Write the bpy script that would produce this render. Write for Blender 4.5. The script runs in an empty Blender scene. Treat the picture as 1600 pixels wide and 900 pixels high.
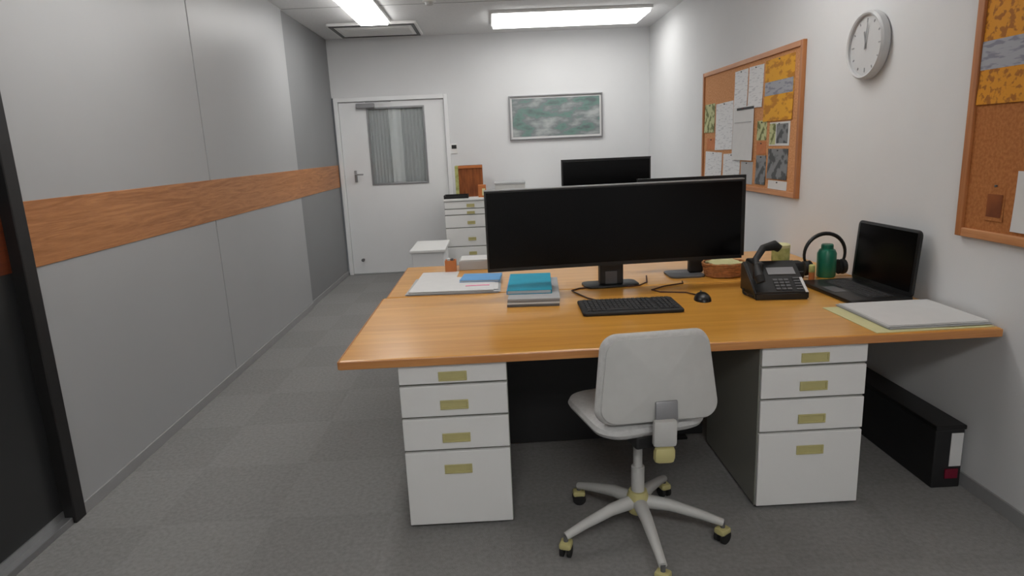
import bpy, bmesh, math, random
from mathutils import Vector, Matrix
random.seed(7)
R = math.radians
S = bpy.context.scene
C = S.collection

# ---------------------------------------------------------------- camera
def make_camera():
    f, p, r, y = 1006.3, .21528, -.0438, .02195
    fwd = Vector((math.sin(y)*math.cos(p), math.cos(y)*math.cos(p), -math.sin(p)))
    right = Vector((math.cos(y), -math.sin(y), 0)); up = right.cross(fwd)
    r2 = right*math.cos(r) + up*math.sin(r)
    u2 = -right*math.sin(r) + up*math.cos(r)
    cam = bpy.data.cameras.new('camera'); o = bpy.data.objects.new('camera', cam); C.objects.link(o)
    m = Matrix((r2, u2, -fwd)).transposed().to_4x4(); m.translation = Vector((0, 0, 1.5))
    o.matrix_world = m
    cam.sensor_width = 36; cam.lens = f/1600*36; cam.clip_start = .02
    S.camera = o
make_camera()

# ---------------------------------------------------------------- world, exposure
w = bpy.data.worlds.new('world'); S.world = w; w.use_nodes = True
w.node_tree.nodes['Background'].inputs[0].default_value = (.8, .85, .9, 1)
w.node_tree.nodes['Background'].inputs[1].default_value = .12
S.view_settings.view_transform = 'Standard'; S.view_settings.look = 'None'
S.view_settings.gamma = 1; S.view_settings.use_curve_mapping = False
S.view_settings.exposure = 0.2
LIGHT_FAR = 5.5           # radiance turned down so the wide fixture doesn't burn out the back wall
LIGHT = 12.5            # radiance of the lit ceiling diffusers
LIGHT_COL = (1, .985, .96)

# ---------------------------------------------------------------- materials
def s2l(c):
    return tuple(((v/255+.055)/1.055)**2.4 if v/255 > .04045 else v/255/12.92 for v in c)

def mat(name, rgb, rough=.6, metal=0, noise=0, scale=8, bump=0, bscale=60, spec=.5, stretch=None, rgb2=None, coat=0, sheen=0):
    """principled surface with a gentle procedural variation between two colours"""
    m = bpy.data.materials.new(name); m.use_nodes = True
    nt = m.node_tree; b = nt.nodes['Principled BSDF']
    c = s2l(rgb); b.inputs['Base Color'].default_value = (*c, 1)
    b.inputs['Roughness'].default_value = rough; b.inputs['Metallic'].default_value = metal
    b.inputs['Specular IOR Level'].default_value = spec
    b.inputs['Coat Weight'].default_value = coat; b.inputs['Coat Roughness'].default_value = .2
    if sheen: b.inputs['Sheen Weight'].default_value = sheen
    tc = nt.nodes.new('ShaderNodeTexCoord'); mp = nt.nodes.new('ShaderNodeMapping')
    nt.links.new(tc.outputs['Object'], mp.inputs[0])
    if stretch: mp.inputs['Scale'].default_value = stretch
    if rgb2 or noise:
        n = nt.nodes.new('ShaderNodeTexNoise'); n.inputs['Scale'].default_value = scale
        n.inputs['Detail'].default_value = 5
        nt.links.new(mp.outputs[0], n.inputs['Vector'])
        cr = nt.nodes.new('ShaderNodeValToRGB')
        cr.color_ramp.elements[0].position = .35; cr.color_ramp.elements[1].position = .65
        c2 = s2l(rgb2) if rgb2 else tuple(v*(1-noise) for v in c)
        cr.color_ramp.elements[0].color = (*c, 1); cr.color_ramp.elements[1].color = (*c2, 1)
        nt.links.new(n.outputs[0], cr.inputs[0]); nt.links.new(cr.outputs[0], b.inputs['Base Color'])
    if bump:
        n2 = nt.nodes.new('ShaderNodeTexNoise'); n2.inputs['Scale'].default_value = bscale
        nt.links.new(tc.outputs['Object'], n2.inputs['Vector'])
        bp = nt.nodes.new('ShaderNodeBump'); bp.inputs['Strength'].default_value = bump
        bp.inputs['Distance'].default_value = .002
        nt.links.new(n2.outputs[0], bp.inputs['Height']); nt.links.new(bp.outputs[0], b.inputs['Normal'])
    return m

def wood(name, c1, c2, axis='X', rough=.35, coat=.3, scale=3.0, dist=2.5):
    m = bpy.data.materials.new(name); m.use_nodes = True
    nt = m.node_tree; b = nt.nodes['Principled BSDF']
    tc = nt.nodes.new('ShaderNodeTexCoord'); mp = nt.nodes.new('ShaderNodeMapping')
    mp.inputs['Scale'].default_value = {'X': (.25, 4, 4), 'Y': (4, .25, 4), 'Z': (4, 4, .25)}[axis]
    nt.links.new(tc.outputs['Object'], mp.inputs[0])
    n = nt.nodes.new('ShaderNodeTexNoise'); n.inputs['Scale'].default_value = scale
    n.inputs['Detail'].default_value = 7; n.inputs['Distortion'].default_value = dist
    nt.links.new(mp.outputs[0], n.inputs['Vector'])
    fn = nt.nodes.new('ShaderNodeTexNoise'); fn.inputs['Scale'].default_value = scale*14
    fn.inputs['Detail'].default_value = 3
    nt.links.new(mp.outputs[0], fn.inputs['Vector'])
    mx = nt.nodes.new('ShaderNodeMath'); mx.operation = 'MULTIPLY_ADD'; mx.inputs[1].default_value = .35
    nt.links.new(fn.outputs[0], mx.inputs[0]); nt.links.new(n.outputs[0], mx.inputs[2])
    cr = nt.nodes.new('ShaderNodeValToRGB')
    cr.color_ramp.elements[0].position = .5; cr.color_ramp.elements[1].position = .9
    cr.color_ramp.elements[0].color = (*s2l(c1), 1); cr.color_ramp.elements[1].color = (*s2l(c2), 1)
    nt.links.new(mx.outputs[0], cr.inputs[0]); nt.links.new(cr.outputs[0], b.inputs['Base Color'])
    b.inputs['Roughness'].default_value = rough; b.inputs['Coat Weight'].default_value = coat
    b.inputs['Coat Roughness'].default_value = .25
    return m

def carpet():
    m = bpy.data.materials.new('carpet_tile'); m.use_nodes = True
    nt = m.node_tree; b = nt.nodes['Principled BSDF']; b.inputs['Roughness'].default_value = .95
    b.inputs['Specular IOR Level'].default_value = .15
    tc = nt.nodes.new('ShaderNodeTexCoord')
    # alternate tiles turn the pile, so each square reads a shade apart
    ck = nt.nodes.new('ShaderNodeTexChecker'); ck.inputs['Scale'].default_value = 2.0
    ck.inputs[1].default_value = (*s2l((140, 139, 138)), 1); ck.inputs[2].default_value = (*s2l((136, 135, 134)), 1)
    nt.links.new(tc.outputs['Object'], ck.inputs[0])
    n = nt.nodes.new('ShaderNodeTexNoise'); n.inputs['Scale'].default_value = 55; n.inputs['Detail'].default_value = 6
    nt.links.new(tc.outputs['Object'], n.inputs['Vector'])
    mx = nt.nodes.new('ShaderNodeMix'); mx.data_type = 'RGBA'; mx.blend_type = 'OVERLAY'
    mx.inputs[0].default_value = .28
    nt.links.new(ck.outputs[0], mx.inputs[6]); nt.links.new(n.outputs[0], mx.inputs[7])
    nt.links.new(mx.outputs[2], b.inputs['Base Color'])
    bp = nt.nodes.new('ShaderNodeBump'); bp.inputs['Strength'].default_value = .5; bp.inputs['Distance'].default_value = .004
    n2 = nt.nodes.new('ShaderNodeTexNoise'); n2.inputs['Scale'].default_value = 220
    nt.links.new(tc.outputs['Object'], n2.inputs['Vector']); nt.links.new(n2.outputs[0], bp.inputs['Height'])
    nt.links.new(bp.outputs[0], b.inputs['Normal'])
    return m

def emis(name, strength):
    m = bpy.data.materials.new(name); m.use_nodes = True
    b = m.node_tree.nodes['Principled BSDF']
    b.inputs['Base Color'].default_value = (.8, .8, .8, 1)
    b.inputs['Emission Color'].default_value = (*LIGHT_COL, 1); b.inputs['Emission Strength'].default_value = strength
    return m

def printed(name, bg, ink, scale=(8, 8, 30), thr=.5, rough=.7):
    """printed sheet: irregular rows of ink on paper"""
    m = bpy.data.materials.new(name); m.use_nodes = True
    nt = m.node_tree; b = nt.nodes['Principled BSDF']; b.inputs['Roughness'].default_value = rough
    tc = nt.nodes.new('ShaderNodeTexCoord'); mp = nt.nodes.new('ShaderNodeMapping'); mp.inputs['Scale'].default_value = scale
    nt.links.new(tc.outputs['Object'], mp.inputs[0])
    n = nt.nodes.new('ShaderNodeTexNoise'); n.inputs['Scale'].default_value = 1; n.inputs['Detail'].default_value = 2
    nt.links.new(mp.outputs[0], n.inputs['Vector'])
    cr = nt.nodes.new('ShaderNodeValToRGB')
    cr.color_ramp.elements[0].position = thr; cr.color_ramp.elements[1].position = thr+.08
    cr.color_ramp.elements[0].color = (*s2l(bg), 1); cr.color_ramp.elements[1].color = (*s2l(ink), 1)
    nt.links.new(n.outputs[0], cr.inputs[0]); nt.links.new(cr.outputs[0], b.inputs['Base Color'])
    return m

def painting_mat():
    m = bpy.data.materials.new('watercolour_print'); m.use_nodes = True
    nt = m.node_tree; b = nt.nodes['Principled BSDF']; b.inputs['Roughness'].default_value = .35
    tc = nt.nodes.new('ShaderNodeTexCoord'); mp = nt.nodes.new('ShaderNodeMapping'); mp.inputs['Scale'].default_value = (3.2, 1, 8)
    nt.links.new(tc.outputs['Object'], mp.inputs[0])
    n = nt.nodes.new('ShaderNodeTexNoise'); n.inputs['Scale'].default_value = 1.1; n.inputs['Detail'].default_value = 6
    nt.links.new(mp.outputs[0], n.inputs['Vector'])
    cr = nt.nodes.new('ShaderNodeValToRGB'); e = cr.color_ramp.elements
    e[0].position = .34; e[0].color = (*s2l((98, 106, 108)), 1)
    e[1].position = .68; e[1].color = (*s2l((172, 176, 176)), 1)
    for p, c in ((.45, (108, 138, 130)), (.5, (120, 126, 128)), (.58, (146, 152, 152))):
        k = e.new(p); k.color = (*s2l(c), 1)
    nt.links.new(n.outputs[0], cr.inputs[0]); nt.links.new(cr.outputs[0], b.inputs['Base Color'])
    return m

M = dict(
    wall=mat('painted_wall', (218, 219, 220), .75, noise=.03, scale=2, bump=.15, bscale=180),
    ceil=mat('ceiling_board', (226, 226, 226), .9, noise=.05, scale=40, bump=.3, bscale=120),
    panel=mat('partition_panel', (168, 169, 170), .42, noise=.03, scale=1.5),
    panel_far=mat('partition_panel_darker', (132, 133, 134), .5, noise=.04, scale=1.5),  # darker grey than the nearer partition panels
    panel_dark=mat('dark_panel', (42, 43, 44), .3, noise=.1, scale=1),
    groove=mat('seam_gasket', (70, 70, 72), .6, noise=.05),
    alu=mat('aluminium', (170, 171, 172), .35, metal=.8, noise=.05, scale=20),
    alu_dark=mat('bronze_aluminium', (48, 47, 47), .4, metal=.5, noise=.1, scale=20),
    carpet=carpet(),
    strip=wood('veneer_band', (190, 130, 80), (152, 94, 46), 'Y', rough=.5, coat=.1, scale=5, dist=3),
    strip_dark=wood('veneer_band_dark', (110, 50, 22), (80, 34, 14), 'Y', rough=.4, coat=.1, scale=5),
    desk=wood('desk_veneer', (228, 168, 76), (204, 138, 44), 'X', rough=.28, coat=.35, scale=2.2, dist=1.2),
    desk_edge=wood('desk_edge_band', (206, 144, 84), (180, 116, 62), 'X', rough=.4, coat=.2),
    door=mat('door_paint', (234, 235, 236), .5, noise=.02, scale=3),
    base=mat('vinyl_skirting', (150, 150, 150), .6, noise=.05),
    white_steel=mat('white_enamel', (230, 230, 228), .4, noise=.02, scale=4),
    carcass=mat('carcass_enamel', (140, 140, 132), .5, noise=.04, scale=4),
    beige=mat('beige_plastic', (190, 182, 126), .45, noise=.05, scale=20),
    dark_steel=mat('dark_steel', (34, 34, 35), .5, noise=.1, scale=5),
    black=mat('black_plastic', (20, 20, 21), .38, noise=.1, scale=20),
    black_soft=mat('matt_black', (26, 26, 27), .6, noise=.15, scale=20),
    screen=mat('dark_screen', (3, 3, 4), .25, noise=.02, scale=2, spec=.2),
    silver=mat('silver_plastic', (150, 150, 152), .35, metal=.5, noise=.05),
    grey=mat('grey_plastic', (92, 92, 94), .5, noise=.06, scale=20),
    fabric=mat('grey_fabric', (200, 200, 198), .9, noise=.1, scale=60, bump=.5, bscale=300, sheen=.2),
    fabric2=mat('grey_seat_fabric', (194, 194, 193), .95, noise=.12, scale=60, bump=.5, bscale=300),
    shell=mat('pale_grey_plastic', (190, 190, 187), .45, noise=.04, scale=20),
    paper=mat('white_paper', (214, 214, 213), .8, noise=.03, scale=15),
    paper_grey=mat('grey_paper', (178, 179, 180), .8, noise=.04, scale=15),
    cream=mat('cream_card', (214, 210, 160), .8, noise=.05, scale=15),
    blue=mat('blue_cover', (0, 156, 186), .65, spec=.25, noise=.08, scale=12),
    pale_blue=mat('pale_blue_cover', (92, 160, 216), .6, noise=.08, scale=12),
    pink=mat('pink_note', (240, 160, 186), .7, noise=.05),
    clear=mat('smoky_tray', (128, 130, 132), .3, noise=.08, scale=10),
    teal=mat('teal_plastic', (30, 118, 92), .35, noise=.2, scale=20),
    olive=mat('olive_card', (150, 154, 84), .6, rgb2=(200, 200, 130), scale=25),
    orange=mat('orange_card', (196, 116, 60), .6, noise=.1, scale=20),
    carton=mat('brown_carton', (150, 84, 36), .8, rgb2=(112, 56, 20), scale=6, stretch=(6, 1, 1)),
    wicker=mat('brown_wicker', (196, 134, 84), .7, noise=.3, scale=60, bump=.6, bscale=120),
    cork=mat('cork', (214, 156, 108), .95, rgb2=(192, 132, 84), scale=80, bump=.5, bscale=200),
    cork2=mat('cork_brown', (184, 120, 66), .95, rgb2=(164, 100, 50), scale=80, bump=.5, bscale=200),
    frame=wood('frame_wood', (186, 122, 72), (160, 98, 52), 'Z', rough=.5, coat=.1),
    frame_y=wood('frame_wood_long', (206, 146, 98), (182, 120, 74), 'Y', rough=.5, coat=.1),
    yellow=printed('yellow_poster', (222, 160, 24), (186, 122, 6), (1, 9, 22), .5),
    yellow2=printed('amber_poster', (212, 142, 10), (160, 96, 0), (1, 30, 36), .5),
    bluegrey=printed('grey_table_print', (160, 162, 170), (128, 130, 142), (1, 12, 60), .52),
    text=printed('text_sheet', (222, 223, 224), (196, 197, 200), (1, 14, 90), .55),
    photo=printed('dark_photo_print', (120, 122, 124), (52, 54, 56), (1, 14, 16), .48, .4),
    green_print=printed('olive_print', (186, 190, 140), (104, 110, 60), (1, 20, 18), .5),
    painting=painting_mat(),
    red=mat('dark_red_plastic', (120, 14, 44), .5, noise=.1),
    rubber=mat('rubber', (24, 24, 24), .8, noise=.1, scale=30),
    key=mat('keycap', (46, 46, 48), .55, noise=.1, scale=30),
    cable=mat('brown_cable', (64, 26, 12), .5, noise=.1),
    clock_face=mat('clock_face', (196, 197, 198), .5, noise=.02),
    clock_rim=mat('clock_rim', (196, 197, 198), .4, metal=.0, noise=.05),
    pane_backing=mat('pane_backing_grey', (205, 206, 207), .9, noise=.08, scale=12, stretch=(4, 1, .3)),
    pane_backing_lit=mat('pane_light_strip', (246, 246, 246), .9, noise=.04, scale=12, stretch=(4, 1, .3)),  # light in the door glass, painted as a paler strip
    diffuser=emis('light_diffuser', LIGHT),
    diffuser_far=emis('light_diffuser_far', LIGHT_FAR),
)
gl = bpy.data.materials.new('window_glass'); gl.use_nodes = True
_b = gl.node_tree.nodes['Principled BSDF']; _b.inputs['Transmission Weight'].default_value = 1
_b.inputs['Roughness'].default_value = .03; _b.inputs['Base Color'].default_value = (.9, .93, .93, 1); _b.inputs['IOR'].default_value = 1.3
M['glass'] = gl

# ---------------------------------------------------------------- helpers
def tag(o, label=None, cat=None, group=None, kind=None):
    if label: o['label'] = label
    if cat: o['category'] = cat
    if group: o['group'] = group
    if kind: o['kind'] = kind
    return o

def thing(name, label, cat, loc=(0, 0, 0), rz=0, group=None):
    o = bpy.data.objects.new(name, None); C.objects.link(o); o.empty_display_size = .05
    o.location = loc; o.rotation_euler = (0, 0, rz)
    return tag(o, label, cat, group)

def obj(name, bm, m, parent=None, smooth=False, loc=None):
    me = bpy.data.meshes.new(name); bmesh.ops.recalc_face_normals(bm, faces=bm.faces[:])
    bm.to_mesh(me); bm.free(); me.materials.append(M[m] if isinstance(m, str) else m)
    if smooth:
        for p in me.polygons: p.use_smooth = True
        try: me.set_sharp_from_angle(angle=R(38))
        except Exception: pass
    o = bpy.data.objects.new(name, me); C.objects.link(o)
    if parent: o.parent = parent
    if loc: o.location = loc
    return o

def struct(name, bm, m, parent=None):
    o = obj(name, bm, m, parent)
    if parent is None: o['kind'] = 'structure'
    return o

def box(bm, a, b, bev=0, mtx=None, seg=2):
    lo = [min(x, y) for x, y in zip(a, b)]; hi = [max(x, y) for x, y in zip(a, b)]
    vs = [bm.verts.new((x, y, z)) for x in (lo[0], hi[0]) for y in (lo[1], hi[1]) for z in (lo[2], hi[2])]
    fs = [(0, 1, 3, 2), (4, 6, 7, 5), (0, 4, 5, 1), (2, 3, 7, 6), (0, 2, 6, 4), (1, 5, 7, 3)]
    faces = [bm.faces.new([vs[i] for i in f]) for f in fs]
    geo = vs
    if bev:
        es = list({e for f in faces for e in f.edges})
        r = bmesh.ops.bevel(bm, geom=es, offset=bev, segments=seg, affect='EDGES', profile=.5)
        geo = list({v for f in r['faces'] for v in f.verts} | {v for v in vs if v.is_valid})
    if mtx is not None: bmesh.ops.transform(bm, matrix=mtx, verts=[v for v in geo if v.is_valid])
    return bm

def bx(a, b, bev=0, mtx=None): return box(bmesh.new(), a, b, bev, mtx)

def lathe(bm, prof, n=28, mtx=None, cap=True):
    """prof: list of (radius, z) turned about z"""
    rings = []
    for r, z in prof:
        rings.append([bm.verts.new((r*math.cos(2*math.pi*i/n), r*math.sin(2*math.pi*i/n), z)) for i in range(n)])
    for a, b in zip(rings, rings[1:]):
        for i in range(n): bm.faces.new((a[i], a[(i+1) % n], b[(i+1) % n], b[i]))
    if cap:
        bm.faces.new(rings[0][::-1]); bm.faces.new(rings[-1])
    if mtx is not None: bmesh.ops.transform(bm, matrix=mtx, verts=[v for r in rings for v in r])
    return bm

def tube(bm, pts, rad, n=10, closed=False):
    pts = [Vector(p) for p in pts]; rings = []; N = len(pts)
    rr = rad if isinstance(rad, (list, tuple)) else [rad]*N
    prev = None
    for i, p in enumerate(pts):
        if closed: t = pts[(i+1) % N] - pts[i-1]
        else: t = pts[min(i+1, N-1)] - pts[max(i-1, 0)]
        t.normalize()
        if prev is None:
            a = Vector((0, 0, 1)) if abs(t.z) < .9 else Vector((1, 0, 0))
            u = t.cross(a).normalized()
        else: u = (prev - t*prev.dot(t)).normalized()
        prev = u; v = t.cross(u)
        rings.append([bm.verts.new(p + (u*math.cos(2*math.pi*k/n) + v*math.sin(2*math.pi*k/n))*rr[i]) for k in range(n)])
    prs = list(zip(rings, rings[1:])) + ([(rings[-1], rings[0])] if closed else [])
    for a, b in prs:
        for k in range(n): bm.faces.new((a[k], a[(k+1) % n], b[(k+1) % n], b[k]))
    if not closed: bm.faces.new(rings[0][::-1]); bm.faces.new(rings[-1])
    return bm

def rrect(wd, ht, r, n=6):
    pts = []
    for cx, cy, a0 in ((wd/2-r, ht/2-r, 0), (-wd/2+r, ht/2-r, 90), (-wd/2+r, -ht/2+r, 180), (wd/2-r, -ht/2+r, 270)):
        for k in range(n+1):
            a = R(a0+90*k/n); pts.append((cx+r*math.cos(a), cy+r*math.sin(a)))
    return pts

def slab(outline, t, bev=0, mtx=None, bm=None):
    """outline in xy extruded to thickness t along z, with eased edges"""
    bm = bm or bmesh.new()
    n = len(outline)
    cx = sum(p[0] for p in outline)/n; cy = sum(p[1] for p in outline)/n
    def ring(s, z):
        return [bm.verts.new((cx+(x-cx)*s[0], cy+(y-cy)*s[1], z)) for x, y in outline]
    wx = max(abs(p[0]-cx) for p in outline); wy = max(abs(p[1]-cy) for p in outline)
    if bev:
        q = (1-bev/wx, 1-bev/wy); h = (1-.3*bev/wx, 1-.3*bev/wy)
        rs = [ring(q, 0), ring(h, bev*.3), ring((1, 1), bev), ring((1, 1), t-bev), ring(h, t-bev*.3), ring(q, t)]
    else: rs = [ring((1, 1), 0), ring((1, 1), t)]
    for a, b in zip(rs, rs[1:]):
        for i in range(n): bm.faces.new((a[i], a[(i+1) % n], b[(i+1) % n], b[i]))
    bm.faces.new(rs[0][::-1]); bm.faces.new(rs[-1])
    if mtx is not None: bmesh.ops.transform(bm, matrix=mtx, verts=[v for r in rs for v in r])
    return bm

def T(x, y, z): return Matrix.Translation((x, y, z))
def RX(a): return Matrix.Rotation(R(a), 4, 'X')
def RY(a): return Matrix.Rotation(R(a), 4, 'Y')
def RZ(a): return Matrix.Rotation(R(a), 4, 'Z')

def copy_tree(o, parent=None):
    c = o.copy(); C.objects.link(c); c.parent = parent
    for ch in list(o.children): copy_tree(ch, c)
    return c

# ---------------------------------------------------------------- room shell
XL, XR, YB, YF, ZC = -1.87, 1.95, 8.1, -1.6, 2.83
struct('floor', bx((XL-.1, YF-.1, -.1), (XR+.1, YB+.1, 0)), 'carpet')
struct('ceiling', bx((XL-.1, YF-.1, ZC), (XR+.1, YB+.1, ZC+.1)), 'ceil')
struct('wall_back', box(bx((-.5, YB, 0), (XR+.1, YB+.1, ZC)), (XL-.1, YB, 2.16), (-.5, YB+.1, ZC)), 'wall')
struct('wall_right', bx((XR, YF-.1, 0), (XR+.1, YB, ZC)), 'wall')
struct('wall_front', bx((XL-.1, YF-.1, 0), (XR, YF, ZC)), 'wall')
# the left side is a run of tall partition panels
bm = bx((XL-.1, 4.386, 0), (XL, 6.37, ZC), .003); box(bm, (XL-.1, 2.62, 0), (XL, 4.374, ZC), .003)
struct('wall_left', bm, 'panel')
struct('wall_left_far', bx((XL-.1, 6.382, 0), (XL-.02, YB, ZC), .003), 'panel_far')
bm = bx((XL-.09, 4.374, 0), (XL-.008, 4.386, ZC)); box(bm, (XL-.09, 6.37, 0), (XL-.006, 6.382, ZC))
struct('trim_1', bm, 'groove')
# darker sliding door leaf and veneer band nearest the camera, in a dark aluminium post
dn = thing('door_1', None, None, (XL, 1.0, 0)); dn['kind'] = 'structure'
obj('door_leaf', box(bx((-.09, -2.6, .06), (-.04, 1.55, 1.10)), (-.09, -2.6, 1.37), (-.04, 1.55, ZC)), 'panel_dark', dn)
obj('wood_band', bx((-.09, -2.6, 1.10), (-.037, 1.55, 1.37)), 'strip_dark', dn)
obj('floor_rail', box(bx((-.1, -2.6, 0), (-.0, 1.55, .03), .003), (-.1, -2.6, .03), (-.035, 1.55, .06)), 'alu', dn)
bm = bx((XL-.1, 2.55, 0), (XL+.012, 2.62, ZC), .004)
struct('trim_2', bm, 'alu_dark')
bm = bx((XL-.01, 2.62, 1.105), (XL+.004, 6.37, 1.372), .002); box(bm, (XL-.03, 6.382, 1.105), (XL-.014, YB, 1.372), .002)
struct('trim_3', bm, 'strip')
struct('baseboard_left', box(bx((XL-.01, 2.62, 0), (XL+.008, 6.37, .055), .002), (XL-.03, 6.38, 0), (XL-.012, YB, .055), .002), 'base')
struct('baseboard_back', bx((-.5, YB-.01, 0), (XR, YB, .06), .002), 'base')
struct('baseboard_right', bx((XR-.01, YF, 0), (XR, YB-.01, .06), .002), 'base')
# ceiling seams between the boards
bm = bmesh.new()
for y in (1.0, 2.8, 4.6, 6.4): box(bm, (XL, y, ZC-.002), (XR, y+.008, ZC+.01))
struct('trim_4', bm, 'base')

# door in the back wall, with a glazed panel and added pleats behind the pane
d = thing('door_2', None, None, (-1.18, YB, 0)); d['kind'] = 'structure'
x0, x1 = XL+.0+1.18, -.5+1.18
bm = bx((x0, -.02, 0), (x0+.05, .1, 2.16), .004); box(bm, (x1-.05, -.02, 0), (x1, .1, 2.16), .004); box(bm, (x0+.05, -.02, 2.11), (x1-.05, .1, 2.16), .004)
# sits inside the wall opening
obj('door_frame', bm, 'door', d)
lx0, lx1 = x0+.055, x1-.055
wx0, wx1, wz0, wz1 = -.31, .39, 1.11, 2.04
bm = bx((lx0, .01, .01), (wx0, .05, 2.105)); box(bm, (wx1, .01, .01), (lx1, .05, 2.105))
box(bm, (wx0, .01, .01), (wx1, .05, wz0)); box(bm, (wx0, .01, wz1), (wx1, .05, 2.105))
obj('door_leaf', bm, 'door', d)
bm = bmesh.new(); f = .022
for a, b in (((wx0, 0, wz0), (wx0+f, .052, wz1)), ((wx1-f, 0, wz0), (wx1, .052, wz1)), ((wx0+f, 0, wz0), (wx1-f, .052, wz0+f)), ((wx0+f, 0, wz1-f), (wx1-f, .052, wz1))):
    box(bm, a, b, .003)
wf = obj('window_frame', bm, 'silver', d)
obj('window_pane', bx((wx0+f, .02, wz0+f), (wx1-f, .026, wz1-f)), 'glass', wf)
def pleats(xa, xb, z0, z1, y, n, amp):
    bm = bmesh.new(); rows = []
    for z in (z0, z1):
        rows.append([bm.verts.new((xa+(xb-xa)*i/(n*6), y+amp*math.sin(i*math.pi/3), z)) for i in range(n*6+1)])
    for i in range(n*6): bm.faces.new((rows[0][i], rows[0][i+1], rows[1][i+1], rows[1][i]))
    r = bmesh.ops.extrude_face_region(bm, geom=bm.faces[:])
    bmesh.ops.translate(bm, vec=(0, .003, 0), verts=[v for v in r['geom'] if isinstance(v, bmesh.types.BMVert)])
    return bm
obj('pane_backing', pleats(wx0+f, -.055, wz0+f, wz1-f, .041, 6, .004), 'pane_backing', wf, True)  # added pleats stand for the greys showing in the glass
obj('pane_backing', pleats(-.05, .10, wz0+f, wz1-f, .036, 2, .003), 'pane_backing_lit', wf, True)  # paler middle strip paints the light showing in the glass
obj('pane_backing', pleats(.105, wx1-f, wz0+f, wz1-f, .041, 6, .004), 'pane_backing', wf, True)
obj('door_handle', tube(bx((-.515, -.012, 1.16), (-.485, .012, 1.30), .004), [(-.5, -.01, 1.25), (-.5, -.05, 1.25), (-.40, -.05, 1.25)], .009), 'silver', d, True)
obj('door_closer', box(bx((-.42, -.05, 2.03), (-.20, .0, 2.085), .008), (-.30, -.06, 2.09), (.0, -.045, 2.10)), 'silver', d)
obj('door_stop', lathe(bmesh.new(), [(.012, 0), (.012, .05), (.02, .055), (.02, .07)], 16, T(-.5, .01, .19) @ RX(90)), 'grey', d, True)
obj('threshold', bx((lx0, -.03, 0), (lx1, .09, .008)), 'alu', d)
# room end behind the door so that nothing shows through the pane
struct('wall_corridor', bx((XL-.1, YB+.17, 0), (-.4, YB+.2, 2.3)), 'wall')

# ---------------------------------------------------------------- ceiling lights
def ceiling_light(name, label, loc, lx, ly, group='recessed ceiling lights', dm='diffuser'):
    t = thing(name, label, 'ceiling light', loc, 0, group)
    bm = bmesh.new(); f = .02; h = .03
    for a, b in (((-lx/2, -ly/2, -h), (lx/2, -ly/2+f, 0)), ((-lx/2, ly/2-f, -h), (lx/2, ly/2, 0)), ((-lx/2, -ly/2+f, -h), (-lx/2+f, ly/2-f, 0)), ((lx/2-f, -ly/2+f, -h), (lx/2, ly/2-f, 0))):
        box(bm, a, b, .004)
    obj('light_housing', bm, 'white_steel', t)
    obj('light_diffuser', bx((-lx/2+f, -ly/2+f, -h-.03), (lx/2-f, ly/2-f, -.005), .006), dm, t)
    return t
ceiling_light('ceiling_light', 'wide rectangular lit ceiling light above the framed picture', (.87, 7.17, ZC), 1.62, .70, dm='diffuser_far')
ceiling_light('ceiling_light', 'narrow lit ceiling light at top left beside the air conditioner', (-1.13, 6.35, ZC), .32, 1.4)
ceiling_light('ceiling_light', 'added unseen ceiling light over the front desk', (.9, 3.6, ZC), 1.25, .3)  # out of view, added to brighten the near half of the room
ceiling_light('ceiling_light', 'added unseen ceiling light over the aisle beside the partition', (-1.13, 3.0, ZC), .30, 1.3)  # added out of view for more light along the near partition
ceiling_light('ceiling_light', 'added unseen fill light over the near end of the room', (.1, -.9, ZC), 1.6, .75)  # out-of-view fill, enlarged and set back to light the camera-facing fronts

# air conditioner cassette
t = thing('air_conditioner', 'square ceiling air conditioner with black slots round its grille', 'air conditioner', (-1.19, 7.52, ZC))
a = .47
obj('panel', slab(rrect(2*a, .74, .03), .03, .006, T(0, 0, -.03)), 'white_steel', t)
bm = bmesh.new()
for p, q in (((-a+.025, -.345, -.036), (a-.025, -.30, -.029)), ((-a+.025, .30, -.036), (a-.025, .345, -.029)), ((-a+.025, -.30, -.036), (-a+.06, .30, -.029)), ((a-.06, -.30, -.036), (a-.025, .30, -.029))):
    box(bm, p, q)
obj('air_slot', bm, 'black', t)
bm = bmesh.new()
box(bm, (-.38, -.24, -.034), (.38, .24, -.029))
for i in range(9): box(bm, (-.37, -.2+i*.048, -.039), (.37, -.18+i*.048, -.034))
obj('intake_grille', bm, 'white_steel', t)
t = thing('smoke_detector', 'small round white detector on the ceiling', 'detector', (-.5, 6.3, ZC))
obj('base', lathe(bmesh.new(), [(.055, -.012), (.06, -.008), (.06, 0)]), 'white_steel', t, True)
obj('sensor', lathe(bmesh.new(), [(.02, -.04), (.035, -.035), (.042, -.012)]), 'shell', t, True)

# ---------------------------------------------------------------- back wall things
t = thing('picture', 'wide framed watercolour print in grey and teal on the back wall', 'picture', (.805, YB-.0, 1.84))
W, H, f = .57, .262, .018
bm = bmesh.new()
for p, q in (((-W, -.03, -H), (-W+f, 0, H)), ((W-f, -.03, -H), (W, 0, H)), ((-W+f, -.03, -H), (W-f, 0, -H+f)), ((-W+f, -.03, H-f), (W-f, 0, H))): box(bm, p, q, .004)
obj('picture_frame', bm, 'silver', t)
obj('picture_mount', bx((-W+f, -.012, -H+f), (W-f, 0, H-f)), 'paper', t)
obj('print', bx((-W+f+.02, -.015, -H+f+.02), (W-f-.02, -.012, H-f-.02)), 'painting', t)
t = thing('wall_switch', 'small wall control plate with a dark display right of the door', 'switch', (-.475, YB, 1.51))
obj('plate', bx((-.055, -.012, -.06), (.055, 0, .06), .004), 'white_steel', t)
obj('display', bx((-.01, -.018, .0), (.05, -.012, .045), .002), 'black', t)

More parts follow.
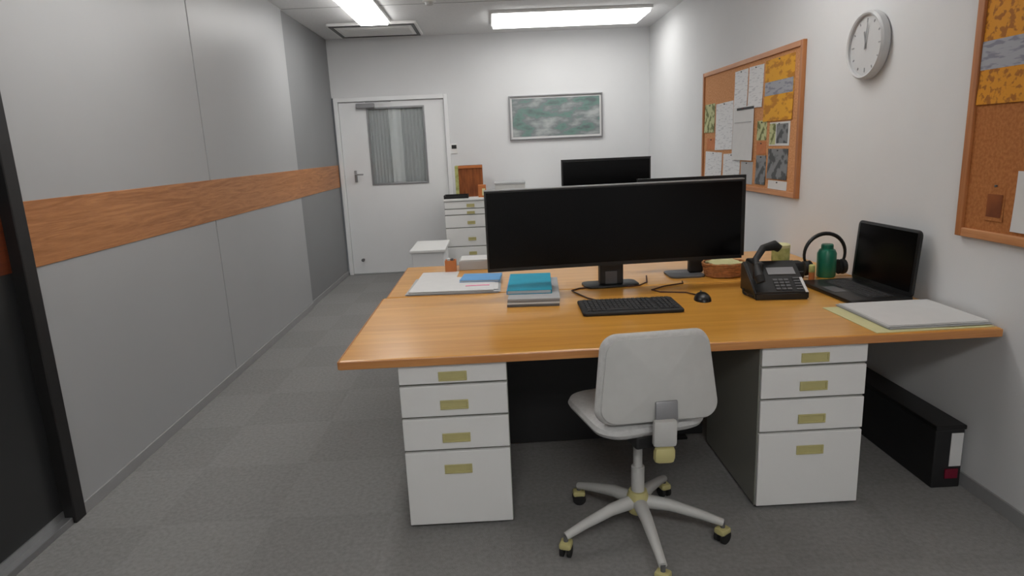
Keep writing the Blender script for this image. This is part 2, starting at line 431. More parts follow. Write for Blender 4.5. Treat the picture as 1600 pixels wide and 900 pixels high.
# drawer cabinet builder (white enamel office cabinets)
def cabinet(name, label, cat, loc, W, D, H, hs, group=None, handle='beige', body='carcass', hw=.11):
    """front face at local y=0, body behind; hs = drawer heights from the top"""
    t = thing(name, label, cat, loc, 0, group)
    bm = bmesh.new(); box(bm, (-W/2, .018, .012), (W/2, D, H), .003)
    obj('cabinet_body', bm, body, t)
    bm = bmesh.new(); box(bm, (-W/2+.02, .03, 0), (W/2-.02, D-.02, .012)); obj('plinth', bm, 'black_soft', t)
    z = H-.006
    tot = sum(hs); k = (H-.006-.008)/tot
    for i, h in enumerate(hs):
        h *= k
        dr = obj('drawer', bx((-W/2+.003, 0, z-h+.010), (W/2-.003, .018, z), .003), 'white_steel', t)
        zc = z-h*.58 if i < len(hs)-1 else z-.075
        if i == 0: zc = z-h*.55
        bm = bmesh.new()
        hh = .015 if h < .08 else .019
        for p, q in (((-hw/2, -.006, zc-hh), (hw/2, 0, zc-hh+.007)), ((-hw/2, -.006, zc+hh-.007), (hw/2, 0, zc+hh)), ((-hw/2, -.006, zc-hh+.007), (-hw/2+.008, 0, zc+hh-.007)), ((hw/2-.008, -.006, zc-hh+.007), (hw/2, 0, zc+hh-.007))):
            box(bm, p, q, .0015)
        box(bm, (-hw/2+.008, -.002, zc-hh+.007), (hw/2-.008, 0, zc+hh-.007))
        obj('handle', bm, handle, dr)
        z -= h
    return t

cab = cabinet('drawer_cabinet', 'tall white drawer cabinet by the back wall with a brown box on top', 'cabinet', (-.27, 7.4, 0), .60, .6, .925, [.09, .07, .15, .22, .39], hw=.09)
obj('cabinet_top', bx((-.305, -.01, .925), (.305, .61, .95), .003), 'white_steel', cab)
cab2 = cabinet('drawer_cabinet', 'white cabinet behind the wide monitor against the back wall', 'cabinet', (.35, 7.4, 0), .60, .6, .925, [.09, .07, .15, .22, .39], hw=.09)
obj('cabinet_top', bx((-.305, -.01, .925), (.305, .61, .95), .003), 'white_steel', cab2)
t = thing('side_table', 'low white side table left of the tall drawer cabinet', 'table', (-.73, 6.95, 0))
obj('table_top', bx((-.165, -.36, .47), (.205, .36, .50), .006), 'white_steel', t)
obj('table_body', bx((-.145, -.33, .03), (.18, .34, .47), .004), 'door', t)
obj('plinth', bx((-.13, -.3, 0), (.16, .32, .03)), 'grey', t)
t = thing('document_tray', 'flat black tray on top of the drawer cabinet', 'tray', (-.43, 7.52, .95))
bm = bx((-.14, -.1, 0), (.14, .1, .006)); box(bm, (-.14, -.1, .006), (-.13, .1, .04)); box(bm, (.13, -.1, .006), (.14, .1, .04)); box(bm, (-.13, .09, .006), (.13, .1, .04)); box(bm, (-.13, -.1, .006), (.13, -.09, .03))
obj('tray_shell', bm, 'black', t)
t = thing('carton', 'brown upright box with olive side standing on the drawer cabinet', 'box', (-.28, 7.78, .95))
obj('box_body', bx((-.12, -.12, 0), (.16, .12, .36), .004), 'carton', t)
obj('box_side', bx((-.16, -.12, 0), (-.12, .12, .36), .003), 'olive', t)
obj('box_flap', bx((-.12, -.127, .33), (.16, -.12, .36), .001), 'orange', t)
t = thing('small_box', 'small orange box in front of the brown upright box', 'box', (-.13, 7.52, .95))
obj('box_body', bx((-.045, -.04, 0), (.045, .04, .14), .004), 'orange', t)
obj('box_label', bx((.0, -.043, .02), (.035, -.04, .1)), 'cream', t)
t = thing('storage_box', 'pale grey box on the cabinet top beside the brown box', 'box', (.17, 7.7, .95))
obj('box_body', bx((-.15, -.15, 0), (.2, .15, .13), .005), 'shell', t)
obj('lid', bx((-.155, -.155, .13), (.205, .155, .155), .005), 'paper_grey', t)

# ---------------------------------------------------------------- desks
DZ = .736
def desk(name, label, x0, x1, y0, y1, group, edge_front):
    t = thing(name, label, 'desk', ((x0+x1)/2, (y0+y1)/2, 0), 0, group)
    W, D = (x1-x0)/2, (y1-y0)/2
    bm = bx((-W, -D, DZ-.03), (W, D, DZ), .006)
    obj('desk_top', bm, 'desk', t)
    if edge_front:
        obj('edge_band', bx((-W, -D-.006, DZ-.034), (W, -D, DZ-.002), .003), 'desk_edge', t)
    else:
        obj('edge_band', bx((-W, D, DZ-.034), (W, D+.006, DZ-.002), .003), 'desk_edge', t)
    s = -1 if edge_front else 1
    obj('side_edge_band', bx((-W-.006, -D, DZ-.034), (-W, D, DZ-.002), .003), 'desk_edge', t)
    if not edge_front:
        obj('support_rail', bx((-W+.05, s*(D-.12)-.02, DZ-.075), (W-.05, s*(D-.12)+.02, DZ-.034)), 'dark_steel', t)
    return t
fd = desk('office_desk', 'wooden desk top in front, carrying the keyboard and blue file', -.617, 1.94, 2.34, 3.388, 'amber wood desks pushed together', True)
bd = desk('office_desk', 'wooden desk behind the front one, carrying the monitor stands', -.60, 1.94, 3.40, 4.30, 'amber wood desks pushed together', False)
mp_ = thing('modesty_panel', 'black panel standing between the pedestals under the front desk', 'panel', (.30, 3.08, 0))
obj('panel_sheet', bx((-.70, -.0125, .012), (.72, .0125, .70), .002), 'dark_steel', mp_)
for x in (-.6, .6): obj('panel_foot', bx((x-.03, -.05, 0), (x+.03, .05, .012)), 'black', mp_)
cx, cy = .6615, 3.85
for x in (-.55, 1.88):
    for y in (3.47, 4.2):
        obj('leg', bx((x-.025-cx, y-.025-cy, 0), (x+.025-cx, y+.025-cy, DZ-.03), .004), 'dark_steel', bd)
obj('rear_panel', bx((-.52-cx, 4.10-cy, .2), (1.86-cx, 4.12-cy, .66)), 'grey', bd)

hs = [.085, .135, .14, .325]
for lab, x in (('white four-drawer pedestal under the left half of the desk', -.192), ('white four-drawer pedestal under the right half of the desk', 1.222)):
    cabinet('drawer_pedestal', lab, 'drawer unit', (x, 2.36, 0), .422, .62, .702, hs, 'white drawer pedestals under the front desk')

# ---------------------------------------------------------------- monitors
def monitor(name, label, loc, rz, W, zb, zt, base_y, neck_w=.1, base=(.26, .2), group='black monitors', curve=0, sw=None, dz=DZ, mbase='black'):
    """screen faces -y; loc on desk under the screen centre; stand foot centred base_y behind the screen"""
    t = thing(name, label, 'monitor', loc, rz, group)
    H = zt-zb; n = 16; cz = (zb+zt)/2
    def sheet(w_, h_, d0, d1, zc, bm):
        v = []
        for i in range(n+1):
            x = -w_/2+w_*i/n; c = curve*(1-(2*x/W)**2)
            v.append([bm.verts.new((x, d+c, zc+s*h_/2)) for d in (d0, d1) for s in (-1, 1)])
        for a, b in zip(v, v[1:]):
            for i, j in ((0, 1), (1, 3), (3, 2), (2, 0)): bm.faces.new((a[i], a[j], b[j], b[i]))
        bm.faces.new((v[0][0], v[0][1], v[0][3], v[0][2])); bm.faces.new((v[-1][0], v[-1][1], v[-1][3], v[-1][2]))
        return bm
    obj('monitor_case', sheet(W, H, 0, .03, cz, bmesh.new()), 'black', t)
    obj('screen', sheet(W-.018, H-.028, -.0015, .001, cz+.005, bmesh.new()), 'screen', t)
    bm = sheet(W+.002, .006, -.003, .028, zt+.003, bmesh.new()); obj('top_bezel', bm, 'alu' if curve else 'black', t)
    ob = slab(rrect(W*.55, H*.6, .03), .035, .01, T(0, .03+curve, cz) @ RX(-90)); obj('rear_housing', ob, 'black_soft', t, True)
    by = base_y
    obj('neck', box(bx((-neck_w/2, by-.03, .012), (neck_w/2, by+.02, cz+.05), .008), (-neck_w/4, .06+curve, cz-.04), (neck_w/4, by-.03, cz+.04)), 'dark_steel', t)
    obj('stand_foot', slab(rrect(base[0], base[1], .04), .012, .003, T(0, by+.01, 0)), mbase, t, True)
    obj('cable_clip', bx((-neck_w*.28, by-.034, .015), (neck_w*.22, by-.03, .085), .002), 'grey', t)
    return t
monitor('monitor', 'very wide black monitor at the middle of the desk', (0.6255, 3.3, DZ), R(3.4), 1.35, .137, .551, .14, .13, (.3, .16), curve=0.012)
m2 = monitor('monitor', 'second black monitor directly behind right half of the widest one', (1.146, 3.753, DZ), R(180), .63, .08, .546, .0, .08, (.20, .20), mbase='grey')
for ch in m2.children:
    if ch.name.startswith(('neck', 'stand_foot', 'cable_clip')): ch.location.y += .12
    if ch.name.startswith('stand_foot'): ch.location.x += .07
m3 = monitor('monitor', 'small black monitor farthest back, its top above the wide monitor', (0.7115, 4.078, DZ), 0, .56, .287, .666, .11, .08, (.24, .2))

# ---------------------------------------------------------------- keyboard, mouse, cables
kb = thing('keyboard', 'black keyboard on the desk in front of the wide monitor', 'keyboard', (0.6112, 2.932, DZ), R(-1))
obj('keyboard_body', slab(rrect(.46, .26, .015), .016, .004, T(0, 0, 0)), 'black_soft', kb, True)
bm = bmesh.new()
for r in range(6):
    y = .10-r*.037
    for k in range(15):
        if r == 5 and 4 <= k <= 8: continue
        x = -.205+k*.0215
        box(bm, (x, y-.015, .014), (x+.018, y+.015, .021), .002, seg=1)
    for k in range(4):
        x = .130+k*.0215
        if x > .21: continue
        box(bm, (x, y-.015, .014), (x+.018, y+.015, .021), .002, seg=1)
box(bm, (-.119, -.1, .014), (-.012, -.07, .021), .002, seg=1)
tag(obj('keys', bm, 'key', kb), kind='stuff')
ms = thing('mouse', 'small black computer mouse right of the keyboard', 'mouse', (0.9884, 3.018, DZ), R(-6))
bm = bmesh.new(); bmesh.ops.create_uvsphere(bm, u_segments=24, v_segments=14, radius=1)
bmesh.ops.bisect_plane(bm, geom=bm.verts[:]+bm.edges[:]+bm.faces[:], plane_co=(0, 0, 0), plane_no=(0, 0, -1), clear_outer=True)
bmesh.ops.holes_fill(bm, edges=[e for e in bm.edges if e.is_boundary])
for v in bm.verts:
    v.co.x *= .040*(1-.12*v.co.y); v.co.y *= .066; v.co.z *= .038
obj('mouse_shell', bm, 'black', ms, True)
obj('scroll_wheel', lathe(bmesh.new(), [(.006, -.004), (.009, -.003), (.009, .003), (.006, .004)], 16, T(0, .036, .029) @ RY(90)), 'grey', ms, True)
tag(obj('keyboard_cable', tube(bmesh.new(), [(0.4775, 3.066, DZ+.012), (0.4488, 3.151, DZ+.004), (0.4011, 3.295, DZ+.004), (0.3915, 3.34, DZ+.004), (0.4393, 3.385, DZ+.004), (0.573, 3.381, DZ+.004), (0.7258, 3.376, DZ+.004), (0.764, 3.39, DZ+.004), (0.8213, 3.457, DZ+.004), (0.8595, 3.629, DZ+.004)], .004), 'cable', None, True),
    'thin dark cable looping behind the keyboard', 'cable', 'thin dark cables')
tag(obj('mouse_cable', tube(bmesh.new(), [(0.9837, 3.075, DZ+.010), (0.955, 3.171, DZ+.004), (0.8308, 3.209, DZ+.004), (0.8022, 3.266, DZ+.004), (0.8881, 3.342, DZ+.004), (1.003, 3.39, DZ+.004), (1.012, 3.438, DZ+.004)], .0035), 'cable', None, True),
    'thin dark cable leading away from the mouse', 'cable', 'thin dark cables')

# ---------------------------------------------------------------- papers and files on the left of the desk
def sheets(bm, w_, d_, n, jit, z=0, th=.0015, seed=1):
    rnd = random.Random(seed)
    for i in range(n):
        m = T(rnd.uniform(-jit, jit), rnd.uniform(-jit, jit), z+i*th) @ RZ(rnd.uniform(-2, 2)*jit*60)
        box(bm, (-w_/2, -d_/2, 0), (w_/2, d_/2, th*.9), 0, m)
    return bm
t = thing('paper_stack', 'spread white documents at the left end of the desk', 'papers', (-0.2387, 3.61, DZ), R(-2))
obj('lower_sheets', sheets(bmesh.new(), .50, .42, 6, .010, seed=3), 'paper_grey', t)
obj('top_sheets', sheets(bmesh.new(), .46, .38, 5, .014, .010, seed=4), 'paper', t)
obj('side_sheet', bx((-.25, .215, 0), (-.02, .44, .004)), 'paper', t)
t = thing('blue_folder', 'light blue folder lying on the spread white documents', 'folder', (-0.0955, 3.715, DZ+.0175), R(-6))
obj('cover', box(bx((-.115, -.1, 0), (.115, .1, .002)), (-.115, -.1, .010), (.115, .1, .012)), 'pale_blue', t)
obj('contents', bx((-.11, -.097, .002), (.11, .094, .010)), 'paper', t)
tag(obj('paper_strip', bx((-0.1815, 3.514, DZ+.0175), (-0.04775, 3.534, DZ+.020)), 'pink'), 'pink paper strip in front of the light blue folder', 'paper')
t = thing('paper_box', 'white box of papers behind the spread documents, left of the monitor', 'box', (-0.1241, 4.19, DZ))
obj('box_body', bx((-.12, -.1, 0), (.11, .1, .06), .004), 'paper_grey', t)
obj('loose_sheets', sheets(bmesh.new(), .22, .18, 4, .006, .06, seed=9), 'paper', t)
t = thing('wooden_holder', 'small orange wooden holder at the far left of the desk', 'box', (-0.296, 4.078, DZ))
bm = bmesh.new()
for p, q in (((-.035, -.035, 0), (.035, .035, .006)), ((-.035, -.035, .006), (.035, -.028, .075)), ((-.035, .028, .006), (.035, .035, .075)), ((-.035, -.028, .006), (-.028, .028, .075)), ((.028, -.028, .006), (.035, .028, .075))): box(bm, p, q, .001)
obj('holder_shell', bm, 'orange', t)
for k, (x, c) in enumerate(((-.012, 'paper'), (.01, 'grey'))):
    obj('slip', bx((x-.008, -.02, .006), (x+.008, .015, .085)), c, t)

# document tray with the bright blue file
t = thing('file_stack', 'grey stack of folders under the bright blue file', 'folder', (0.1862, 3.342, DZ), R(-4))
z = 0
rnd = random.Random(5)
for k, (th, m) in enumerate(((.012, 'grey'), (.008, 'paper'), (.012, 'clear'), (.006, 'paper_grey'))):
    dx = rnd.uniform(-.006, .006)
    obj('folder', bx((-.128+dx, -.30+k*.004, z), (.128+dx, .22, z+th), .002), m, t); z += th
t = thing('file_binder', 'bright blue file lying on the grey stack of folders', 'folder', (0.1748, 3.376, DZ+.038), R(-4))
obj('cover', box(bx((-.115, -.22, 0), (.11, .22, .002), .0008), (-.115, -.22, .018), (.11, .22, .020), .0008), 'blue', t)
obj('spine', bx((-.119, -.22, 0), (-.115, .22, .020), .0015), 'pale_blue', t)
obj('contents', bx((-.114, -.212, .002), (.104, .212, .018)), 'paper', t)

# ---------------------------------------------------------------- basket, phone, canister
t = thing('basket', 'small oval brown wicker basket with cream cloth behind the mouse', 'basket', (1.285, 3.56, DZ))
bm = bmesh.new()
for k in range(7):
    zz = .008+k*.011; s = 1+.03*k
    tube(bm, [(.100*s*math.cos(a_), .085*s*math.sin(a_), zz+.002*math.sin(9*a_+k*3)) for a_ in [2*math.pi*i/36 for i in range(36)]], .007, 8, True)
lathe(bm, [(.05, 0), (.08, .004), (.08, .010)], 28)
obj('basket_body', bm, 'wicker', t, True)
bm = bmesh.new(); n = 18; V = []
for i in range(n+1):
    row = []
    for j in range(n+1):
        x = -1+2*i/n; y = -1+2*j/n; rr = math.sqrt(x*x+y*y)
        row.append(bm.verts.new((x*.088, y*.075, .078+.022*max(0, 1-rr*rr)+.006*math.sin(6*x+2*y)*math.cos(5*y))))
    V.append(row)
for i in range(n):
    for j in range(n): bm.faces.new((V[i][j], V[i+1][j], V[i+1][j+1], V[i][j+1]))
r = bmesh.ops.extrude_face_region(bm, geom=bm.faces[:])
bmesh.ops.translate(bm, vec=(0, 0, -.006), verts=[v for v in r['geom'] if isinstance(v, bmesh.types.BMVert)])
obj('cloth', bm, 'cream', t, True)

t = thing('desk_phone', 'black desk telephone with raised handset right of the mouse', 'telephone', (1.356, 3.056, DZ), R(-6))
bm = bmesh.new()   # wedge body
pr = [(-.12, 0), (.14, 0), (.14, .14), (.10, .15), (-.12, .035)]
ring = [[bm.verts.new((x, y, z)) for y, z in pr] for x in (-.125, .125)]
for i in range(5): bm.faces.new((ring[0][i], ring[0][(i+1) % 5], ring[1][(i+1) % 5], ring[1][i]))
bm.faces.new(ring[0]); bm.faces.new(ring[1])
bmesh.ops.bevel(bm, geom=bm.edges[:], offset=.006, segments=2, affect='EDGES')
obj('phone_body', bm, 'black', t)
sl = math.degrees(math.atan2(.115, .22))
PM = T(0, -.12, .0355) @ RX(sl)
bm = bmesh.new()
for r_ in range(4):
    for k in range(3): box(bm, (-.02+k*.026, .02+r_*.022, 0), (-.0+k*.026, .035+r_*.022, .004), .001, PM, 1)
obj('keypad', bm, 'grey', t)
for r_ in range(5): obj('function_key', box(bmesh.new(), (.075, .02+r_*.02, 0), (.105, .031+r_*.02, .003), .001, PM, 1), 'grey', t)
obj('display', bx((-.03, .135, 0), (.10, .19, .003), .001, PM), 'silver', t)
obj('side_label', bx((.108, -.0, 0), (.121, .11, .002), 0, PM), 'paper', t)
bm = bmesh.new()
hp = [(-.095, -.105, .085), (-.1, -.095, .105), (-.097, -.04, .135), (-.085, .03, .170), (-.03, .10, .215), (.035, .13, .222), (.06, .13, .205)]
tube(bm, hp, [.02, .024, .017, .016, .018, .026, .02], 14)
obj('handset', bm, 'black_soft', t, True)
obj('cradle', bx((-.11, -.03, .05), (-.06, .12, .165), .01), 'black', t)
bm = bmesh.new(); pts = []
for i in range(120):
    u = i/119; a_ = u*2*math.pi*16
    px = -.125-.02*math.sin(u*3.14); py = -.09+.17*u; pz = .012
    pts.append((px+.0, py+.006*math.cos(a_), pz+.006*math.sin(a_)))
tube(bm, pts, .002, 6); obj('coiled_cord', bm, 'black_soft', t, True)

t = thing('canister', 'olive and orange patterned canister behind the telephone', 'canister', (1.545, 3.42, DZ))
obj('canister_body', lathe(bmesh.new(), [(.042, 0), (.045, .004), (.045, .10)]), 'orange', t, True)
obj('canister_sleeve', lathe(bmesh.new(), [(.0465, .10), (.0465, .17)]), 'olive', t, True)
obj('lid', lathe(bmesh.new(), [(.048, .17), (.048, .184), (.04, .19)]), 'cream', t, True)

# ---------------------------------------------------------------- headphones, bottle, glue stick, laptop
t = thing('bottle', 'short teal bottle standing inside the headphone band', 'bottle', (1.791, 3.4, DZ))
obj('bottle_body', lathe(bmesh.new(), [(.044, 0), (.049, .008), (.049, .13), (.04, .15), (.03, .155)]), 'teal', t, True)
obj('cap', lathe(bmesh.new(), [(.031, .155), (.031, .175), (.027, .18)]), 'teal', t, True)
t = thing('headphones', 'black headphones standing upright around the teal bottle', 'headphones', (1.778, 3.4, DZ))
bm = bmesh.new()
tube(bm, [(.112*math.cos(R(a_)), 0, .125+.112*math.sin(R(a_))) for a_ in range(-20, 201, 10)], [.008+.003*math.sin(R(max(0, a_))) for a_ in range(-20, 201, 10)], 10)
obj('headband', bm, 'black', t, True)
for s in (-1, 1):
    e = obj('ear_cup', lathe(bmesh.new(), [(.03, -.016), (.04, -.010), (.042, .0), (.038, .012)], 24, T(s*.103, 0, .052) @ RY(90*s)), 'black_soft', t, True)
    obj('ear_pad', lathe(bmesh.new(), [(.036, -.018), (.041, -.024), (.036, -.030), (.02, -.030)], 24, T(s*.103, 0, .052) @ RY(90*s)), 'rubber', e, True)
t = thing('glue_stick', 'small orange stick with pale cap left of the laptop', 'glue stick', (1.652, 3.278, DZ))
obj('tube_body', lathe(bmesh.new(), [(.014, 0), (.015, .003), (.015, .055)], 20), 'orange', t, True)
obj('cap', lathe(bmesh.new(), [(.0155, .055), (.0155, .09), (.012, .094)], 20), 'olive', t, True)
t = thing('pouch', 'soft black pouch between the telephone and the laptop', 'pouch', (1.588, 3.328, DZ), 0)
bm = slab(rrect(.085, .075, .03), .11, .028); obj('pouch_body', bm, 'black_soft', t, True)
obj('zip', bx((-.025, -.0385, .055), (.025, -.0362, .060)), 'grey', t)

t = thing('laptop', 'open black laptop at the right end of the desk, lid standing upright', 'laptop', (1.73, 3.02, DZ), R(2))
obj('laptop_base', slab(rrect(.30, .47, .02), .02, .005, T(0, 0, 0)), 'black', t, True)
bm = bmesh.new()
for r_ in range(5):
    for k in range(14): box(bm, (.06-r_*.024, -.19+k*.0275, .0195), (.08-r_*.024, -.167+k*.0275, .022), .001, seg=1)
tag(obj('keys', bm, 'key', t), kind='stuff')
obj('touchpad', bx((-.125, -.06, .0195), (-.06, .06, .021)), 'grey', t)
LM = T(.145, 0, .012) @ RY(4)
obj('laptop_lid', slab(rrect(.31, .47, .025), .014, .004, LM @ T(0, 0, .155) @ RY(-90)), 'black', t, True)
obj('laptop_screen', slab(rrect(.27, .43, .004), .0015, 0, LM @ T(-.014, 0, .162) @ RY(-90)), 'screen', t)

# ---------------------------------------------------------------- papers at the right front of the desk
t = thing('desk_pad', 'cream card sheet under the white papers at the right desk corner', 'paper', (1.69, 2.56, DZ), R(1))
obj('pad_sheet', bx((-.24, -.205, 0), (.232, .20, .003), .001), 'cream', t)
t = thing('paper_stack', 'loose white papers on the right front corner of the desk', 'papers', (1.725, 2.575, DZ+.003), 0)
obj('lower_sheets', sheets(bmesh.new(), .41, .39, 5, .006, seed=11), 'paper_grey', t)
obj('top_sheets', sheets(bmesh.new(), .40, .37, 4, .006, .008, seed=12), 'paper', t)

# ---------------------------------------------------------------- office chair
ch = thing('office_chair', 'light grey swivel chair seen from behind at the desk', 'chair', (.50, 2.245, 0), 0)
for k in range(5):
    a_ = R(-87+72*k); c, s = math.cos(a_), math.sin(a_)
    bm = bmesh.new()
    tube(bm, [(.03*c, .03*s, .145), (.12*c, .12*s, .137), (.24*c, .24*s, .106), (.315*c, .315*s, .082)], [.027, .023, .018, .015], 12)
    L = obj('leg', bm, 'shell', ch, True)
    x, y = .315*c, .315*s
    obj('caster_stem', lathe(bmesh.new(), [(.009, .05), (.009, .085)], 12, T(x, y, 0)), 'grey', L, True)
    bm = bmesh.new(); q = Matrix.Rotation(a_+R(50), 4, 'Z')
    for d_ in (-.014, .014):
        lathe(bm, [(.02, -.008), (.027, -.006), (.027, .006), (.02, .008)], 20, T(x, y, .027) @ q @ T(0, d_, 0) @ RX(90))
    obj('caster', bm, 'rubber', L, True)
    bm = bmesh.new(); box(bm, (-.026, -.023, .036), (.026, .023, .062), .009, T(x, y, 0) @ q); obj('caster_hood', bm, 'beige', L, True)
obj('hub', lathe(bmesh.new(), [(.036, .10), (.042, .11), (.042, .165), (.034, .19), (.03, .19)]), 'beige', ch, True)
obj('gas_column', lathe(bmesh.new(), [(.025, .185), (.025, .29), (.017, .292), (.017, .43)]), 'shell', ch, True)
YW = RZ(14)
obj('tilt_mechanism', bx((-.07, -.13, .425), (.07, .14, .477), .008, YW), 'dark_steel', ch)
def cushion(w_, d_, r_, prof, crown, mtx, taper=0, bend=0):
    """soft pad: rounded outline with bulging profile; local z is thickness"""
    bm = bmesh.new(); out = rrect(w_, d_, r_, 8); n = len(out); rs = []
    for sc, z in prof:
        rs.append([bm.verts.new((x*sc*(1-taper*(y/(d_/2))), y*sc, z+bend*(x/(w_/2))**2)) for x, y in out])
    for a, b in zip(rs, rs[1:]):
        for i in range(n): bm.faces.new((a[i], a[(i+1) % n], b[(i+1) % n], b[i]))
    # crowned faces filled with inner rings
    for ring_, z, sg in ((rs[0], prof[0][1], -1), (rs[-1], prof[-1][1], 1)):
        prev = ring_; s0 = prof[0][0] if sg < 0 else prof[-1][0]
        for q_ in (.7, .4, .15):
            cur = [bm.verts.new((x*s0*q_*(1-taper*(y/(d_/2))), y*s0*q_, z+sg*crown*(1-q_*q_)+bend*(x*q_/(w_/2))**2)) for x, y in out]
            for i in range(n): bm.faces.new((prev[i], prev[(i+1) % n], cur[(i+1) % n], cur[i]) if sg > 0 else (prev[i], cur[i], cur[(i+1) % n], prev[(i+1) % n]))
            prev = cur
        bm.faces.new(prev if sg > 0 else prev[::-1])
    bmesh.ops.transform(bm, matrix=mtx, verts=bm.verts[:])
    return bm
obj('seat', cushion(.43, .42, .09, [(.90, .0), (.97, .010), (1, .024), (.97, .040), (.90, .048)], .010, YW @ T(.01, .06, .475)), 'fabric2', ch, True)
BK = T(.044, -.135, .693) @ RZ(5) @ RX(90-5)
obj('backrest', cushion(.425, .325, .06, [(.93, .0), (.98, .012), (1, .028), (.98, .045), (.93, .055)], .012, BK @ T(0, 0, -.03), taper=.09, bend=-.035), 'fabric', ch, True)
obj('back_shell', cushion(.395, .295, .055, [(.93, -.004), (.99, .0), (1, .010)], .010, BK @ T(0, 0, .029), taper=.09, bend=-.035), 'shell', ch, True)
bm = bmesh.new()
box(bm, (-.042, -.02, .10), (.042, .012, .20), .012, T(.050, -.185, .365) @ RX(3))
obj('back_bracket', bm, 'shell', ch, True)
obj('back_socket', bx((-.04, -.012, -.155), (.04, 0, -.07), .005, T(.044, -.135, .693) @ RZ(5) @ RX(-5) @ T(.01, -.038, 0)), 'silver', ch, True)
obj('bracket_cover', box(bmesh.new(), (-.038, -.022, .035), (.038, .012, .10), .018, T(.050, -.185, .365) @ RX(3)), 'beige', ch, True)
obj('bracket_arm', box(bmesh.new(), (.035, -.18, .395), (.085, .0, .43), .008), 'dark_steel', ch)

# ---------------------------------------------------------------- box on the floor at the right
t = thing('storage_case', 'long black case on the floor against the right wall', 'case', (1.865, 2.90, 0), R(0))
obj('case_body', bx((-.062, -.45, 0), (.062, .42, .265), .006), 'black_soft', t)
obj('case_lid', bx((-.066, -.455, .265), (.066, .425, .285), .005), 'black', t)
obj('paper_label', bx((.005, -.453, .10), (.055, -.45, .25)), 'paper', t)
obj('red_tab', bx((-.01, -.456, .045), (.045, -.45, .088), .001), 'red', t)

# ---------------------------------------------------------------- clock on the right wall
t = thing('wall_clock', 'round white wall clock with pale silver rim', 'clock', (XR, 3.385, 1.925))
CM = RY(-90)
obj('clock_rim', lathe(bmesh.new(), [(.155, 0), (.165, .01), (.165, .04), (.155, .05), (.146, .045), (.146, .03), (.10, .03)], 56, CM), 'clock_rim', t, True)
obj('clock_face', lathe(bmesh.new(), [(.147, .02), (.147, .033)], 56, CM), 'clock_face', t, True)
for k in range(12):
    l = .022 if k % 3 == 0 else .012
    obj('hour_mark', bx((-.003, .13-l, .033), (.003, .13, .035), 0, CM @ RZ(30*k)), 'silver', t)
obj('hour_hand', box(bmesh.new(), (-.004, -.015, .036), (.004, .07, .038), 0, CM @ RZ(-75)), 'silver', t)
obj('minute_hand', box(bmesh.new(), (-.003, -.02, .039), (.003, .105, .041), 0, CM @ RZ(-97)), 'silver', t)

# ---------------------------------------------------------------- bulletin boards on the right wall
def board(name, label, y0, y1, z0, z1, cork, fr, f=.035):
    t = thing(name, label, 'bulletin board', (XR, (y0+y1)/2, (z0+z1)/2)); W, H = (y1-y0)/2, (z1-z0)/2
    obj('cork_panel', bx((-.014, -W+f, -H+f), (0, W-f, H-f)), cork, t)
    bm = bmesh.new()
    bm.free()
    for p, q in (((-.026, -W, -H), (0, -W+f, H)), ((-.026, W-f, -H), (0, W, H))): obj('board_stile', bx(p, q, .003), fr, t)
    for p, q in (((-.026, -W+f, -H), (0, W-f, -H+f)), ((-.026, -W+f, H-f), (0, W-f, H))): obj('board_rail', bx(p, q, .003), 'frame_y', t)
    return t
board('bulletin_board', 'cork bulletin board crowded with papers beside the clock', 4.085, 5.986, 1.100, 2.066, 'cork', 'frame')
board('bulletin_board', 'brown cork bulletin board at the right edge with amber poster', 0.975, 2.633, 1.061, 2.017, 'cork2', 'frame')
PX = XR-.014
def pinned(label, y0, y1, z0, z1, m, cat='paper', layer=0, tilt=0, group='papers pinned to the bulletin board beside the clock', extra=None, name='pinned_paper'):
    t = thing(name, label, cat, (PX-layer*.006, (y0+y1)/2, (z0+z1)/2), 0, group)
    W, H = (y1-y0)/2, (z1-z0)/2
    bm = bmesh.new(); n = 8; A = []; B = []
    for i in range(n+1):       # lower edge lifts a little from the board
        z = H-2*H*i/n; cx_ = -.0012-.006*(i/n)**2*(1 if H > .1 else .4)
        A.append((bm.verts.new((cx_, -W, z)), bm.verts.new((cx_, W, z))))
        B.append((bm.verts.new((cx_+.0011, -W, z)), bm.verts.new((cx_+.0011, W, z))))
    for L_ in (A, B):
        for a, b in zip(L_, L_[1:]): bm.faces.new((a[0], a[1], b[1], b[0]))
    for s in (0, 1):
        for i in range(n): bm.faces.new((A[i][s], A[i+1][s], B[i+1][s], B[i][s]))
    bm.faces.new((A[0][0], A[0][1], B[0][1], B[0][0])); bm.faces.new((A[-1][0], A[-1][1], B[-1][1], B[-1][0]))
    bmesh.ops.transform(bm, matrix=Matrix.Rotation(R(tilt), 4, 'X'), verts=bm.verts[:])
    obj('sheet', bm, m, t)
    obj('push_pin', lathe(bmesh.new(), [(.004, .001), (.005, .008), (.003, .009)], 10, T(0, 0, H-.012) @ RY(-90)), 'red' if layer else 'grey', t, True)
    for nm, a, b, c, e, mm in (extra or []):   # printed blocks given as fractions of the sheet
        obj(nm, bx((-.0045, -W+2*W*a, -H+2*H*c), (-.0022, -W+2*W*b, -H+2*H*e)), mm, t)
    return t
pinned('white printed sheet at the top middle, left of its twin', 4.963, 5.226, 1.714, 1.997, 'text')
pinned('white printed sheet at the top middle, touching the yellow poster', 4.680, 4.943, 1.705, 1.997, 'text', tilt=1)
pinned('yellow poster with a grey band at the upper right of the crowded board', 4.202, 4.651, 1.598, 2.007, 'yellow', 'poster', extra=[('grey_band', .02, .98, .42, .64, 'bluegrey')])
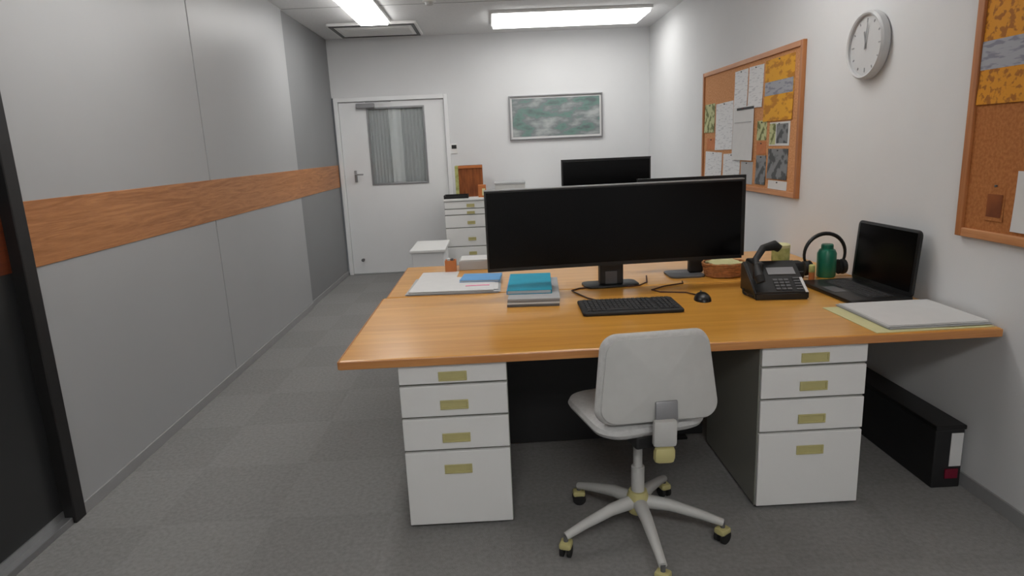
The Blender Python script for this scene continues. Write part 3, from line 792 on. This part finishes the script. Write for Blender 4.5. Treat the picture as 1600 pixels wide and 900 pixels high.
pinned('wide white sheet near the left edge of the crowded board', 5.245, 5.645, 1.402, 1.783, 'text', tilt=-1)
pinned('olive tinted sheet at the far left edge of the crowded board', 5.675, 5.938, 1.549, 1.792, 'green_print')
pinned('large white sheet with a black heading in the board middle', 4.817, 5.226, 1.325, 1.724, 'paper', layer=1, extra=[('black_heading', .0, .8, .94, .985, 'black_soft'), ('grey_line', .1, .9, .70, .72, 'paper_grey')])
pinned('small orange and olive card below the olive sheet', 5.636, 5.869, 1.402, 1.500, 'orange')
pinned('wide pale sheet at the lower left of the crowded board', 5.479, 5.899, 1.139, 1.383, 'text', tilt=1)
pinned('pale sheet at the bottom left of centre, under the headed sheet', 5.070, 5.441, 1.149, 1.373, 'text', tilt=-1.5)
pinned('narrow white strip along the bottom below the headed sheet', 4.817, 5.050, 1.149, 1.315, 'paper_grey')
pinned('tall olive leaflet between the headed sheet and the photographs', 4.592, 4.758, 1.471, 1.607, 'green_print')
pinned('small orange slip on the right half of the crowded board', 4.592, 4.758, 1.373, 1.461, 'orange')
pinned('grey leaflet below the small orange slip', 4.583, 4.758, 1.159, 1.364, 'photo')
pinned('dark photograph with a white border under the yellow poster', 4.231, 4.543, 1.432, 1.588, 'paper', 'photograph', extra=[('photo_print', .08, .62, .1, .92, 'photo'), ('olive_print', .68, .98, 0.05, .95, 'green_print')])
pinned('dark photograph at the lower right corner of the crowded board', 4.241, 4.553, 1.208, 1.412, 'photo', 'photograph')
pinned('small white caption sheet below the lower dark photograph', 4.241, 4.534, 1.139, 1.198, 'paper')
g2 = 'papers pinned to the brown bulletin board at the right edge'
pinned('large amber poster with a grey band on the brown board', 1.901, 2.594, 1.583, 1.978, 'yellow2', 'poster', group=g2, extra=[('grey_band', .0, 1, .33, .60, 'bluegrey')])
pinned('small dark brown notice on the lower part of the brown board', 2.398, 2.491, 1.139, 1.286, 'cork2', group=g2, extra=[('brown_print', .1, .9, .1, .7, 'carton')])
pinned('white sheet at the very right edge of the brown board', 2.047, 2.350, 1.110, 1.334, 'paper', group=g2)
